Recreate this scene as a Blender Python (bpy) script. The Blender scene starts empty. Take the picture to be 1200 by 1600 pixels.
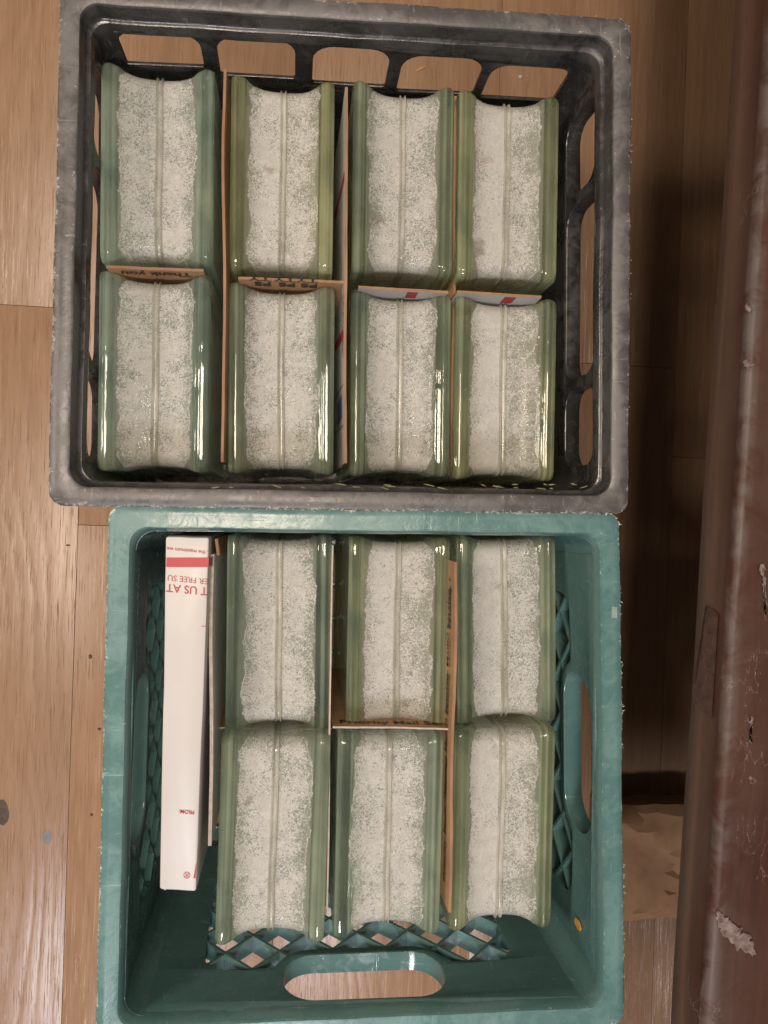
import bpy, bmesh, math, random
from mathutils import Vector, Matrix, noise
from mathutils.geometry import intersect_line_line_2d
random.seed(7)
S = bpy.context.scene
# ------------------------------------------------------------------ camera
FP, CAMH = 1200.0, 0.77                 # focal length in photo pixels, height over the floor
NX, NY = 462.0, 790.0                   # where the plumb line falls in the 1200x1600 photograph
vd = Vector((NX - 600, -(NY - 800), -FP)).normalized()
QROT = vd.rotation_difference(Vector((0, 0, -1)))
cd = bpy.data.cameras.new('camera')
cam = bpy.data.objects.new('camera', cd)
S.collection.objects.link(cam)
cam.location = (0, 0, CAMH)
cam.rotation_mode = 'QUATERNION'
cam.rotation_quaternion = QROT
cd.sensor_fit = 'VERTICAL'
cd.sensor_height = 24
cd.lens = FP / 1600 * 24
cd.clip_start = 0.01
cd.clip_end = 50
cd.dof.use_dof = True
cd.dof.focus_distance = 0.56
cd.dof.aperture_fstop = 12
S.camera = cam
S.render.resolution_x, S.render.resolution_y = 768, 1024
# ------------------------------------------------------------------ light
W = bpy.data.worlds.new('World')
S.world = W
W.use_nodes = True
W.node_tree.nodes['Background'].inputs[0].default_value = (1.0, 0.86, 0.74, 1)
W.node_tree.nodes['Background'].inputs[1].default_value = 0.23
def area(name, loc, to, size, power, col):
    l = bpy.data.lights.new(name, 'AREA')
    l.shape = 'DISK'
    l.size = size
    l.energy = power
    l.color = col
    o = bpy.data.objects.new(name, l)
    S.collection.objects.link(o)
    o.location = loc
    o.rotation_euler = (Vector(to) - Vector(loc)).to_track_quat('-Z', 'Y').to_euler()
area('ceiling_lamp', (-0.14, 0.22, 2.35), (0, 0, 0.2), 0.60, 31, (1.0, 0.84, 0.68))
area('side_lamp', (-1.55, 0.25, 1.75), (0, 0, 0.2), 0.50, 19, (1.0, 0.86, 0.72))
area('room_lamp', (-0.25, -1.70, 2.1), (0, -0.1, 0.2), 0.45, 26, (0.95, 0.93, 1.0))
S.view_settings.view_transform = 'Standard'
S.view_settings.look = 'None'
S.view_settings.exposure = 0.30
S.cycles.max_bounces = 14
S.cycles.transmission_bounces = 14
S.cycles.transparent_max_bounces = 16
S.cycles.glossy_bounces = 5
S.cycles.diffuse_bounces = 6
S.cycles.sample_clamp_indirect = 3.0
S.cycles.blur_glossy = 0.6

def P(px, py, z):
    """the point at height z that the photograph shows at pixel (px, py)"""
    d = QROT @ Vector((px - 600, -(py - 800), -FP))
    t = (z - CAMH) / d.z
    return Vector((d.x * t, d.y * t, z))

# ------------------------------------------------------------------ node helper
class NT:
    def __init__(s, name):
        s.m = bpy.data.materials.new(name)
        s.m.use_nodes = True
        s.t = s.m.node_tree
        s.t.nodes.clear()
        s.out = s.t.nodes.new('ShaderNodeOutputMaterial')
    def n(s, typ, **kw):
        nd = s.t.nodes.new('ShaderNode' + typ)
        ins = kw.pop('i', {})
        for k, v in kw.items():
            setattr(nd, k, v)
        for k, v in ins.items():
            if isinstance(v, bpy.types.NodeSocket):
                s.t.links.new(v, nd.inputs[k])
            else:
                sock = nd.inputs[k]
                if hasattr(sock.default_value, '__len__') and isinstance(v, (tuple, list)) and len(sock.default_value) == 4 and len(v) == 3:
                    v = (*v, 1)
                sock.default_value = v
        return nd
    def math(s, op, a, b=0.0, c=0.0, clamp=False):
        nd = s.n('Math', operation=op, use_clamp=clamp, i={0: a, 1: b, 2: c})
        return nd.outputs[0]
    def mapr(s, v, a, b, c=0.0, d=1.0, smooth=False):
        nd = s.n('MapRange', i={0: v, 1: a, 2: b, 3: c, 4: d})
        if smooth: nd.interpolation_type = 'SMOOTHSTEP'
        return nd.outputs[0]
    def mixc(s, f, a, b, blend='MIX'):
        nd = s.t.nodes.new('ShaderNodeMix')
        nd.data_type = 'RGBA'
        nd.blend_type = blend
        for k, v in ((0, f), (6, a), (7, b)):
            if isinstance(v, bpy.types.NodeSocket): s.t.links.new(v, nd.inputs[k])
            else: nd.inputs[k].default_value = (*v, 1) if isinstance(v, (tuple, list)) and len(v) == 3 else v
        return nd.outputs[2]
    def mixs(s, f, a, b):
        return s.n('MixShader', i={0: f, 1: a, 2: b}).outputs[0]
    def coord(s, scale=(1, 1, 1), rnd=True, src='Object'):
        tc = s.n('TexCoord').outputs[src]
        mp = s.n('Mapping', i={'Vector': tc, 'Scale': scale})
        if rnd:
            r = s.n('ObjectInfo').outputs['Random']
            off = s.n('CombineXYZ', i={0: s.math('MULTIPLY', r, 37.0), 1: s.math('MULTIPLY', r, 91.0), 2: s.math('MULTIPLY', r, 53.0)}).outputs[0]
            return s.n('VectorMath', operation='ADD', i={0: mp.outputs[0], 1: off}).outputs[0]
        return mp.outputs[0]
    def noise(s, v, scale, detail=4, rough=0.55, dist=0.0):
        return s.n('TexNoise', i={'Vector': v, 'Scale': scale, 'Detail': detail, 'Roughness': rough, 'Distortion': dist}).outputs[0]
    def bump(s, h, strength, dist, normal=None):
        i = {'Strength': strength, 'Distance': dist, 'Height': h}
        if normal is not None: i['Normal'] = normal
        return s.n('Bump', i=i).outputs[0]
    def surf(s, sh):
        s.t.links.new(sh, s.out.inputs[0])
        return s.m
    def bsdf(s, **i):
        return s.n('BsdfPrincipled', i={k.replace('_', ' '): v for k, v in i.items()}).outputs[0]

# ------------------------------------------------------------------ materials
def m_oak():
    t = NT('oak_laminate')
    tc = t.n('TexCoord').outputs['Object']
    r = t.n('ObjectInfo').outputs['Random']
    off = t.n('CombineXYZ', i={0: t.math('MULTIPLY', r, 7.0), 1: t.math('MULTIPLY', r, 19.0), 2: 0.0}).outputs[0]
    v = t.n('VectorMath', operation='ADD', i={0: tc, 1: off}).outputs[0]
    def mp(x, y): return t.n('Mapping', i={'Vector': v, 'Scale': (x, y, 1)}).outputs[0]
    broad = t.noise(mp(9, 1.6), 1.0, 4, 0.55)
    warp = t.noise(mp(5, 1.3), 1.0, 2, 0.5)
    sx = t.n('SeparateXYZ', i={0: v})
    # growth rings: a distorted coordinate gives the cathedral arches
    ringc = t.math('ADD', t.math('MULTIPLY', sx.outputs[0], 26.0), t.math('MULTIPLY', warp, 22.0))
    ring = t.math('ADD', t.math('MULTIPLY', t.math('SINE', t.math('MULTIPLY', ringc, 6.0)), 0.5), 0.5)
    ring = t.math('POWER', ring, 2.2)
    streak = t.noise(mp(210, 7), 1.0, 5, 0.62, 0.3)
    fine = t.noise(mp(1100, 22), 1.0, 3, 0.6)
    pore = t.mapr(fine, 0.60, 0.70)
    pale = t.mapr(t.noise(mp(560, 15), 1.0, 3, 0.6, 0.4), 0.57, 0.68)
    c = t.mixc(t.mapr(broad, 0.2, 0.8), (0.242, 0.140, 0.077), (0.290, 0.178, 0.105))
    c = t.mixc(t.math('MULTIPLY', t.mapr(streak, 0.40, 0.66), 0.55), c, (0.205, 0.108, 0.056))
    c = t.mixc(t.math('MULTIPLY', ring, 0.28), c, (0.19, 0.10, 0.052))
    c = t.mixc(t.math('MULTIPLY', pore, 0.60), c, (0.16, 0.085, 0.048))
    c = t.mixc(t.math('MULTIPLY', pale, 0.20), c, (0.52, 0.35, 0.23))
    c = t.mixc(t.math('MULTIPLY', t.mapr(t.noise(mp(14, 10), 1.0, 2), 0.74, 0.80), 0.5), c, (0.2, 0.1, 0.05))
    tone = t.math('ADD', 0.88, t.math('MULTIPLY', r, 0.09))
    c = t.n('HueSaturation', i={'Value': tone, 'Color': c}).outputs[0]
    h = t.math('SUBTRACT', t.math('MULTIPLY', pale, 0.4), t.math('ADD', pore, t.math('MULTIPLY', ring, 0.5)))
    return t.surf(t.bsdf(Base_Color=c, Roughness=t.mapr(pore, 0, 1, 0.33, 0.55), Normal=t.bump(h, 0.5, 0.0006), Specular_IOR_Level=0.5))

def m_flat(name, col, rough=0.6, var=0.12, scale=40, bump=0.0, metal=0.0, col2=None):
    t = NT(name)
    v = t.coord()
    n = t.noise(v, scale, 5, 0.6)
    c2 = col2 or tuple(x * (1 - 2.2 * var) for x in col)
    c = t.mixc(t.mapr(n, 0.35, 0.65), c2, col)
    return t.surf(t.bsdf(Base_Color=c, Roughness=rough, Metallic=metal,
                         Normal=t.bump(t.noise(v, scale * 4, 4, 0.6), bump, 0.001)))

def m_plastic(name, base, scuff, dust_amt, rough, edge=None, groove=0.0, bstr=0.4):
    """moulded crate plastic: handling marks, pale scratches, worn pale edges"""
    t = NT(name)
    v = t.coord(rnd=False)
    big = t.noise(v, 22, 5, 0.62, 0.6)
    med = t.noise(v, 85, 6, 0.68, 0.9)
    fin = t.noise(v, 520, 4, 0.6)
    w = t.mapr(t.math('ADD', t.math('MULTIPLY', big, 0.55), t.math('MULTIPLY', med, 0.45)), 0.42, 0.62, 0, 1, True)
    c = t.mixc(t.math('MULTIPLY', w, dust_amt), base, scuff)
    sc1 = t.noise(t.coord((240, 22, 60), rnd=False), 1.0, 3, 0.6, 1.5)
    sc2 = t.noise(t.coord((18, 260, 60), rnd=False), 1.0, 3, 0.6, 1.5)
    sc = t.math('MAXIMUM', t.mapr(sc1, 0.66, 0.72), t.mapr(sc2, 0.67, 0.73))
    lt = tuple(min(1, x * 1.5 + 0.12) for x in scuff)
    c = t.mixc(t.math('MULTIPLY', sc, 0.35 * min(1, dust_amt + 0.3)), c, lt)
    c = t.mixc(t.math('MULTIPLY', t.mapr(fin, 0.66, 0.75), 0.35 * dust_amt), c, lt)
    if edge:
        at = t.n('Attribute', attribute_name='edge').outputs['Fac']
        e = t.mapr(t.math('ADD', t.math('MULTIPLY', at, 0.34), t.math('ADD', t.math('MULTIPLY', med, 0.5), t.math('MULTIPLY', fin, 0.5))), 0.80, 0.90)
        c = t.mixc(e, c, edge)
    h = t.math('ADD', t.math('MULTIPLY', big, 1.0), t.math('MULTIPLY', med, 0.35))
    h = t.math('ADD', h, t.math('MULTIPLY', sc, 0.12))
    if groove:
        z = t.n('SeparateXYZ', i={0: t.coord(rnd=False)}).outputs[2]
        g = t.math('SINE', t.math('MULTIPLY', z, 520.0))
        h = t.math('ADD', h, t.math('MULTIPLY', g, groove))
    return t.surf(t.bsdf(Base_Color=c, Roughness=t.mapr(w, 0, 1, rough, rough + 0.22), Normal=t.bump(h, bstr, 0.0018), Specular_IOR_Level=0.5))

def glass_tint(t):
    """each block has its own cast, from sea green to yellow green"""
    at = t.n('Attribute', attribute_name='tint', attribute_type='OBJECT').outputs['Fac']
    return at

def m_glass():
    t = NT('green_pressed_glass')
    v = t.coord()
    f = glass_tint(t)
    gl = t.mixc(f, (0.86, 0.955, 0.89), (0.945, 0.955, 0.80))
    df = t.mixc(f, (0.66, 0.86, 0.70), (0.84, 0.88, 0.48))
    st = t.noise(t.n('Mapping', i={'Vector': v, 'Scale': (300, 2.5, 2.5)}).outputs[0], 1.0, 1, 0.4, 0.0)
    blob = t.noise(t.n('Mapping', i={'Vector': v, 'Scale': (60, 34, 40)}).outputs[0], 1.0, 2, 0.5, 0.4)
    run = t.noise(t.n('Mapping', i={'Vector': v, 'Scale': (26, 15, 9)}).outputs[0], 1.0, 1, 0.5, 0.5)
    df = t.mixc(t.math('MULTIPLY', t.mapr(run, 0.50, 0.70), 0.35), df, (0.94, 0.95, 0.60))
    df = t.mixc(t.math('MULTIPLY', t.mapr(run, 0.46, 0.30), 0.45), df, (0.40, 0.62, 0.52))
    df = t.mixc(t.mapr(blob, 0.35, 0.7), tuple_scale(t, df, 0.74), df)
    df = t.mixc(t.mapr(st, 0.36, 0.64), tuple_scale(t, df, 0.50), df)  # colour bands along the flange stand in for light refracted in its facets
    bmp = t.bump(t.math('ADD', st, t.math('MULTIPLY', blob, 1.0)), 0.5, 0.0012)
    g = t.n('BsdfGlass', i={'Color': gl, 'Roughness': 0.02, 'IOR': 1.5, 'Normal': bmp}).outputs[0]
    d = t.n('BsdfDiffuse', i={'Color': df, 'Normal': bmp}).outputs[0]
    tr = t.n('BsdfTranslucent', i={'Color': df}).outputs[0]
    body = t.mixs(0.60, d, tr)
    gs = t.n('BsdfGlossy', i={'Color': (1, 1, 1), 'Roughness': 0.05, 'Normal': bmp}).outputs[0]
    fr = t.n('Fresnel', i={'IOR': 1.5}).outputs[0]
    body = t.mixs(fr, body, gs)
    fac = t.mapr(t.math('ADD', t.math('MULTIPLY', st, 0.5), t.math('MULTIPLY', run, 0.5)), 0.35, 0.65, 0.30, 0.52)
    tp = t.n('BsdfTransparent', i={'Color': gl}).outputs[0]
    return t.surf(t.mixs(fac, t.mixs(0.42, g, tp), body))

def tuple_scale(t, c, k):
    return t.n('HueSaturation', i={'Value': k, 'Color': c}).outputs[0]

def m_clear():
    t = NT('clear_pressed_glass')
    v = t.coord()
    f = glass_tint(t)
    gl = t.mixc(f, (0.93, 0.98, 0.94), (0.97, 0.98, 0.90))
    df = t.mixc(f, (0.58, 0.64, 0.55), (0.66, 0.67, 0.52))
    bmp = t.bump(t.noise(v, 90, 3, 0.5, 0.8), 0.35, 0.0012)
    g = t.n('BsdfGlass', i={'Color': gl, 'Roughness': 0.015, 'IOR': 1.5, 'Normal': bmp}).outputs[0]
    d = t.n('BsdfDiffuse', i={'Color': df}).outputs[0]
    tl = t.n('BsdfTranslucent', i={'Color': df}).outputs[0]
    tp = t.n('BsdfTransparent', i={'Color': gl}).outputs[0]
    return t.surf(t.mixs(0.34, t.mixs(0.50, g, tp), t.mixs(0.5, d, tl)))

def m_coat():
    """the frosted edge coating, thin and speckled, with a torn border"""
    t = NT('frosted_edge_coating')
    tc = t.n('TexCoord').outputs['Object']
    r = t.n('ObjectInfo').outputs['Random']
    off = t.n('CombineXYZ', i={0: t.math('MULTIPLY', r, 17.0), 1: t.math('MULTIPLY', r, 41.0), 2: t.math('MULTIPLY', r, 23.0)}).outputs[0]
    v = t.n('VectorMath', operation='ADD', i={0: tc, 1: off}).outputs[0]
    x = t.n('SeparateXYZ', i={0: tc}).outputs[0]
    sep = t.n('SeparateXYZ', i={0: tc})
    endy = t.math('MAXIMUM', t.math('SUBTRACT', t.math('ABSOLUTE', sep.outputs[1]), 0.0575), 0.0)
    endz = t.math('MAXIMUM', t.math('SUBTRACT', 0.178, sep.outputs[2]), 0.0)
    cut = t.math('ADD', t.math('MULTIPLY', t.math('POWER', t.math('MULTIPLY', endy, 100.0), 1.8), 0.0042), t.math('MINIMUM', t.math('MULTIPLY', endz, 0.25), 0.006))
    ax = t.math('ADD', t.math('ABSOLUTE', x), cut)
    slow = t.noise(v, 16, 2, 0.5)
    rag = t.noise(v, 260, 5, 0.7, 1.2)
    # half-width of the coat along the block: slow drift plus frayed border
    edge = t.math('ADD', t.math('ADD', 0.0211, t.math('MULTIPLY', slow, 0.0105)), t.math('ADD', t.math('MULTIPLY', t.math('SUBTRACT', rag, 0.5), 0.0060), t.math('MULTIPLY', t.math('SUBTRACT', t.noise(v, 48, 3, 0.6), 0.5), 0.0085)))
    d = t.math('SUBTRACT', edge, ax)                       # > 0 inside the coat
    inside = t.mapr(d, -0.0001, 0.0004)
    ends = t.mapr(t.math('ADD', t.math('ABSOLUTE', sep.outputs[1]), t.math('MULTIPLY', t.math('SUBTRACT', t.noise(v, 120, 4, 0.65, 0.8), 0.5), 0.008)), 0.0605, 0.0665)
    sp1 = t.noise(v, 400, 5, 0.66, 2.0)
    sp2 = t.noise(v, 1500, 3, 0.6, 1.0)
    patch = t.noise(v, 42, 4, 0.6)
    # thinner near the border and in patches, dense in the middle
    asym = t.n('Attribute', attribute_name='asym', attribute_type='OBJECT').outputs['Fac']
    side = t.math('MULTIPLY', asym, t.mapr(x, -0.004, 0.006, -0.055, 0.030))
    thin = t.math('ADD', side, t.math('ADD', t.mapr(d, 0.0, 0.010, 0.075, 0.0), t.mapr(patch, 0.38, 0.62, 0.050, -0.035)))
    hole = t.mapr(t.math('ADD', t.math('ADD', t.math('MULTIPLY', sp1, 0.7), t.math('MULTIPLY', sp2, 0.3)), thin), 0.52, 0.60)
    lip = t.math('MULTIPLY', t.mapr(d, 0.0, 0.0002), t.mapr(d, 0.0005, 0.0012, 1, 0))
    lip = t.math('MULTIPLY', lip, t.mapr(t.noise(v, 60, 2), 0.42, 0.55))
    hole = t.math('MULTIPLY', hole, t.math('SUBTRACT', 1.0, lip))
    cov = t.math('MULTIPLY', inside, t.math('SUBTRACT', 1.0, t.math('MULTIPLY', hole, 0.85)))
    cov = t.math('MULTIPLY', cov, t.math('SUBTRACT', 1.0, t.math('MULTIPLY', ends, 0.18)))
    white = t.mixc(t.mapr(sp2, 0.35, 0.65), (0.66, 0.645, 0.61), (0.90, 0.885, 0.85))
    fib = t.mapr(t.math('ABSOLUTE', t.math('SUBTRACT', t.noise(v, 300, 5, 0.68, 2.6), 0.5)), 0.0, 0.020, 1, 0)
    white = t.mixc(t.math('MULTIPLY', fib, 0.75), white, (0.97, 0.96, 0.94))
    white = t.mixc(t.math('MULTIPLY', t.mapr(t.noise(v, 140, 4, 0.6, 1.0), 0.42, 0.60, 1, 0), 0.35), white, (0.50, 0.49, 0.46))
    white = t.mixc(t.math('MULTIPLY', t.mapr(patch, 0.45, 0.7), 0.25), white, (0.62, 0.56, 0.45))
    white = t.mixc(t.math('MULTIPLY', t.mapr(t.math('ADD', t.noise(v, 33, 2), t.math('MULTIPLY', sp1, 0.35)), 0.86, 0.92), 0.6), white, (0.20, 0.13, 0.07))
    h = t.math('ADD', t.math('ADD', sp1, t.math('MULTIPLY', fib, 0.5)), t.math('MULTIPLY', rag, 0.7))
    bmp = t.bump(h, 0.6, 0.0010)
    di = t.n('BsdfDiffuse', i={'Color': white, 'Normal': bmp}).outputs[0]
    tl = t.n('BsdfTranslucent', i={'Color': (0.92, 0.92, 0.89, 1)}).outputs[0]
    b = t.mixs(0.48, di, tl)
    gl = t.n('BsdfGlossy', i={'Color': (1, 1, 1, 1), 'Roughness': 0.24, 'Normal': t.bump(h, 0.7, 0.0008)}).outputs[0]
    b = t.mixs(t.math('MULTIPLY', t.n('Fresnel', i={'IOR': 1.45}).outputs[0], 0.7), b, gl)
    tp = t.n('BsdfTransparent').outputs[0]
    return t.surf(t.mixs(cov, tp, b))

def m_seam():
    t = NT('seam_glue')
    v = t.coord((1, 0.25, 0.25))
    c = t.mixc(t.mapr(t.noise(v, 260, 3), 0.35, 0.65), (0.50, 0.48, 0.42), (0.72, 0.70, 0.64))
    d = t.n('BsdfDiffuse', i={'Color': c}).outputs[0]
    g = t.n('BsdfGlass', i={'Color': (0.92, 0.93, 0.85, 1), 'Roughness': 0.15, 'IOR': 1.5}).outputs[0]
    gs = t.n('BsdfGlossy', i={'Roughness': 0.15}).outputs[0]
    b = t.mixs(t.mapr(t.noise(v, 90, 3), 0.35, 0.65, 0.35, 0.75), d, g)
    b = t.mixs(t.math('MULTIPLY', t.n('Fresnel', i={'IOR': 1.5}).outputs[0], 1.0), b, gs)
    tp = t.n('BsdfTransparent', i={'Color': (0.95, 0.95, 0.9, 1)}).outputs[0]
    return t.surf(t.mixs(t.mapr(t.noise(v, 70, 3), 0.3, 0.7, 0.12, 0.42), b, tp))

def m_kraft(nm='kraft_cardboard', k=1.0):
    t = NT(nm)
    v = t.coord()
    fl = t.noise(t.n('Mapping', i={'Vector': v, 'Scale': (30, 30, 400)}).outputs[0], 1.0, 3, 0.6)
    sp = t.noise(v, 900, 3, 0.6)
    c = t.mixc(t.mapr(t.noise(v, 25, 3), 0.35, 0.65), tuple(x * k for x in (0.30, 0.16, 0.08)), tuple(x * k for x in (0.42, 0.24, 0.125)))
    c = t.mixc(t.math('MULTIPLY', t.mapr(sp, 0.6, 0.7), 0.4), c, (0.25, 0.13, 0.07))
    return t.surf(t.bsdf(Base_Color=c, Roughness=0.8, Normal=t.bump(fl, 0.2, 0.0008)))

def m_bench():
    t = NT('dark_varnished_wood')
    tc = t.n('TexCoord').outputs['Object']
    v = tc
    g = t.noise(t.n('Mapping', i={'Vector': v, 'Scale': (110, 5, 110)}).outputs[0], 1.0, 5, 0.6, 0.5)
    b = t.noise(v, 9, 4, 0.6, 0.5)
    c = t.mixc(t.mapr(g, 0.35, 0.65), (0.026, 0.008, 0.004), (0.050, 0.016, 0.009))
    c = t.mixc(t.math('MULTIPLY', t.mapr(b, 0.4, 0.65), 0.5), c, (0.050, 0.020, 0.012))
    scr = t.noise(t.n('Mapping', i={'Vector': v, 'Scale': (60, 18, 30), 'Rotation': (0, 0, 0.5)}).outputs[0], 1.0, 4, 0.6, 1.8)
    line = t.mapr(t.math('ABSOLUTE', t.math('SUBTRACT', scr, 0.5)), 0.0, 0.006, 1, 0)
    line = t.math('MULTIPLY', line, t.mapr(t.noise(v, 20, 2), 0.52, 0.6))
    c = t.mixc(t.math('MULTIPLY', line, 0.5), c, (0.34, 0.26, 0.22))
    att = t.n('Attribute', attribute_name='edge').outputs['Fac']
    worn_sheen = t.math('MULTIPLY', att, t.mapr(t.noise(v, 40, 5, 0.65, 0.6), 0.40, 0.58))
    c = t.mixc(t.math('MULTIPLY', worn_sheen, 0.42), c, (0.11, 0.10, 0.09))  # greyish highlight on the rounded edge put into the colour, with scuffing
    gx = t.n('Attribute', attribute_name='side').outputs['Fac']
    c = t.mixc(gx, c, t.mixc(t.mapr(g, 0.3, 0.7), (0.070, 0.037, 0.024), (0.11, 0.061, 0.043)))
    rough = t.mapr(t.noise(v, 30, 4), 0.3, 0.7, 0.42, 0.60)
    return t.surf(t.bsdf(Base_Color=c, Roughness=rough, Normal=t.bump(g, 0.15, 0.0008), Specular_IOR_Level=0.32))

def m_paper(name, c1, c2, rough=0.75, bump=0.5):
    t = NT(name)
    v = t.coord()
    cr = t.n('TexVoronoi', feature='DISTANCE_TO_EDGE', i={'Vector': t.n('VectorMath', operation='ADD', i={0: v, 1: t.n('TexNoise', i={'Vector': v, 'Scale': 30.0}).outputs[1]}).outputs[0], 'Scale': 16.0}).outputs[0]
    n = t.noise(v, 35, 5, 0.6)
    c = t.mixc(t.mapr(n, 0.35, 0.65), c1, c2)
    return t.surf(t.bsdf(Base_Color=c, Roughness=rough, Normal=t.bump(n, bump, 0.0015)))

M = dict(
    oak=m_oak(), glass=m_glass(), clear=m_clear(), coat=m_coat(), seam=m_seam(), kraft=m_kraft(), kraftedge=m_kraft('torn_cardboard_edge', 0.62), bench=m_bench(),
    black=m_plastic('black_crate_plastic', (0.021, 0.020, 0.020), (0.075, 0.070, 0.070), 0.5, 0.22),
    blackrim=m_plastic('scuffed_sheen_black_rim', (0.056, 0.053, 0.052), (0.108, 0.102, 0.100), 1.0, 0.34, edge=(0.36, 0.33, 0.31)),  # scuffs, plus the overhead sheen on the rim top lightened into the base
    teal=m_plastic('teal_crate_plastic', (0.062, 0.130, 0.126), (0.084, 0.158, 0.152), 0.5, 0.10, groove=0.05, bstr=0.14),
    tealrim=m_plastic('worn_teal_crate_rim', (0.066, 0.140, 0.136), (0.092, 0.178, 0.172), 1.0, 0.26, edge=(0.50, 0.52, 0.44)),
    white=m_flat('white_coated_card', (0.43, 0.41, 0.395), 0.42, 0.03, 20, 0.03),
    whitedull=m_flat('white_card_liner', (0.66, 0.62, 0.62), 0.5, 0.05, 30, 0.05),
    cardedge=m_flat('dull_card_edge', (0.40, 0.34, 0.29), 0.7, 0.12, 200),
    red=m_flat('red_print', (0.33, 0.008, 0.020), 0.45, 0.03),
    redtxt=m_flat('red_text_print', (0.32, 0.018, 0.030), 0.5, 0.02),
    blue=m_flat('blue_print', (0.05, 0.07, 0.22), 0.5, 0.02),
    ink=m_flat('black_ink', (0.022, 0.018, 0.015), 0.6, 0.02),
    bag=m_paper('brown_bag_paper', (0.25, 0.13, 0.058), (0.32, 0.175, 0.082)),
    straw=m_flat('dry_grass', (0.17, 0.18, 0.10), 0.6, 0.15, 200),
    patch=m_flat('worn_varnish', (0.072, 0.034, 0.022), 0.7, 0.3, 160, 0.5, col2=(0.036, 0.014, 0.009)),
    bare=m_flat('scraped_wood', (0.17, 0.135, 0.12), 0.7, 0.25, 300, 0.5, col2=(0.06, 0.03, 0.025)),
    orange=m_flat('orange_sticker_rest', (0.62, 0.30, 0.04), 0.5, 0.2, 200),
    greyfleck=m_flat('grey_putty', (0.16, 0.155, 0.16), 0.5, 0.15, 200, 0.3),
    knot=m_flat('dark_wood_knot', (0.06, 0.035, 0.02), 0.6, 0.25, 200, 0.3),
    burr=m_flat('frayed_plastic', (0.50, 0.55, 0.48), 0.7, 0.1, 200),
    burrgrey=m_flat('frayed_grey_plastic', (0.36, 0.34, 0.32), 0.7, 0.1, 200),
    label=m_flat('clear_label_rest', (0.20, 0.27, 0.26), 0.4, 0.1, 200),
    subfloor=m_flat('subfloor', (0.10, 0.06, 0.035), 0.9, 0.1),
)

# ------------------------------------------------------------------ object helpers
def link(o, parent=None):
    S.collection.objects.link(o)
    if parent is not None: o.parent = parent
    return o
def props(o, label=None, cat=None, group=None, kind=None):
    for k, v in (('label', label), ('category', cat), ('group', group), ('kind', kind)):
        if v: o[k] = v
    return o
def empty(name, loc=(0, 0, 0), rot=0.0):
    o = bpy.data.objects.new(name, None)
    o.empty_display_size = 0.05
    o.location = loc
    o.rotation_euler = (0, 0, rot)
    return link(o)
def mesh(name, verts, faces, mats, parent=None, fm=None, smooth=35, edge=None):
    me = bpy.data.meshes.new(name)
    me.from_pydata([tuple(v) for v in verts], [], faces)
    for m in (mats if isinstance(mats, list) else [mats]): me.materials.append(m)
    if fm: me.polygons.foreach_set('material_index', fm)
    if edge is not None:
        a = me.attributes.new('edge', 'FLOAT', 'POINT')
        a.data.foreach_set('value', edge)
    if smooth:
        me.shade_smooth()
        me.set_sharp_from_angle(angle=math.radians(smooth))
    me.update()
    return link(bpy.data.objects.new(name, me), parent)
def fixn(o):
    bm = bmesh.new(); bm.from_mesh(o.data)
    bmesh.ops.recalc_face_normals(bm, faces=bm.faces)
    bm.to_mesh(o.data); bm.free()
    return o

def roundquad(c, off, r, n=5, m=1, wob=0.0, seed=0.0):
    """closed outline of quad c (counter-clockwise 2D corners) grown by off, corner radius r"""
    c = [Vector(p[:2]) for p in c]
    k = len(c)
    nr = []
    for i in range(k):
        d = (c[(i + 1) % k] - c[i]).normalized()
        nr.append((c[i] + Vector((d.y, -d.x)) * off, d))
    q = []
    for i in range(k):
        p0, d0 = nr[i - 1]; p1, d1 = nr[i]
        den = d0.x * d1.y - d0.y * d1.x
        t = ((p1 - p0).x * d1.y - (p1 - p0).y * d1.x) / den
        q.append(p0 + d0 * t)
    out = []
    for i in range(k):
        d0, d1 = nr[i - 1][1], nr[i][1]
        a = math.acos(max(-1, min(1, d0.dot(d1)))) / 2
        tl = r * math.tan(a)
        s = q[i] - d0 * tl
        e = q[i] + d1 * tl
        cen = s + Vector((-d0.y, d0.x)) * r
        for j in range(n + 1):
            f = j / n
            ang = -2 * a * (1 - f)
            w = e - cen
            ww = Vector((w.x * math.cos(ang) - w.y * math.sin(ang), w.x * math.sin(ang) + w.y * math.cos(ang)))
            out.append(cen + ww)
        if m > 1:
            nx = q[(i + 1) % k]
            d2 = nr[(i + 1) % k][1]
            a2 = math.acos(max(-1, min(1, d1.dot(d2)))) / 2
            e2 = nx - d1 * (r * math.tan(a2))
            for j in range(1, m):
                out.append(e.lerp(e2, j / m))
    if wob:
        for p in out:
            h = noise.noise_vector(Vector((p.x * 18, p.y * 18, seed)))
            h2 = noise.noise_vector(Vector((p.x * 90, p.y * 90, seed + 5)))
            p.x += wob * (h.x + 0.35 * h2.x); p.y += wob * (h.y + 0.35 * h2.y)
    return out

def loft(name, rings, mat, parent=None, closed_profile=False, caps=False, smooth=35, edge=None, seg=None):
    """skin between equal-length closed loops of 3D points"""
    n = len(rings[0])
    vs = [p for r in rings for p in r]
    fs = []
    R = len(rings)
    for i in range(R if closed_profile else R - 1):
        a, b = i * n, ((i + 1) % R) * n
        for j in range(n):
            k = (j + 1) % n
            fs.append((a + j, a + k, b + k, b + j))
    if caps:
        fs.append(tuple(range(n - 1, -1, -1)))
        fs.append(tuple(range((R - 1) * n, R * n)))
    ev = [e for e in edge for _ in range(n)] if edge else None
    fm = [seg[k // n] if k // n < len(seg) else 0 for k in range(len(fs))] if seg else None
    return fixn(mesh(name, vs, fs, mat, parent, smooth=smooth, edge=ev, fm=fm))

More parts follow.
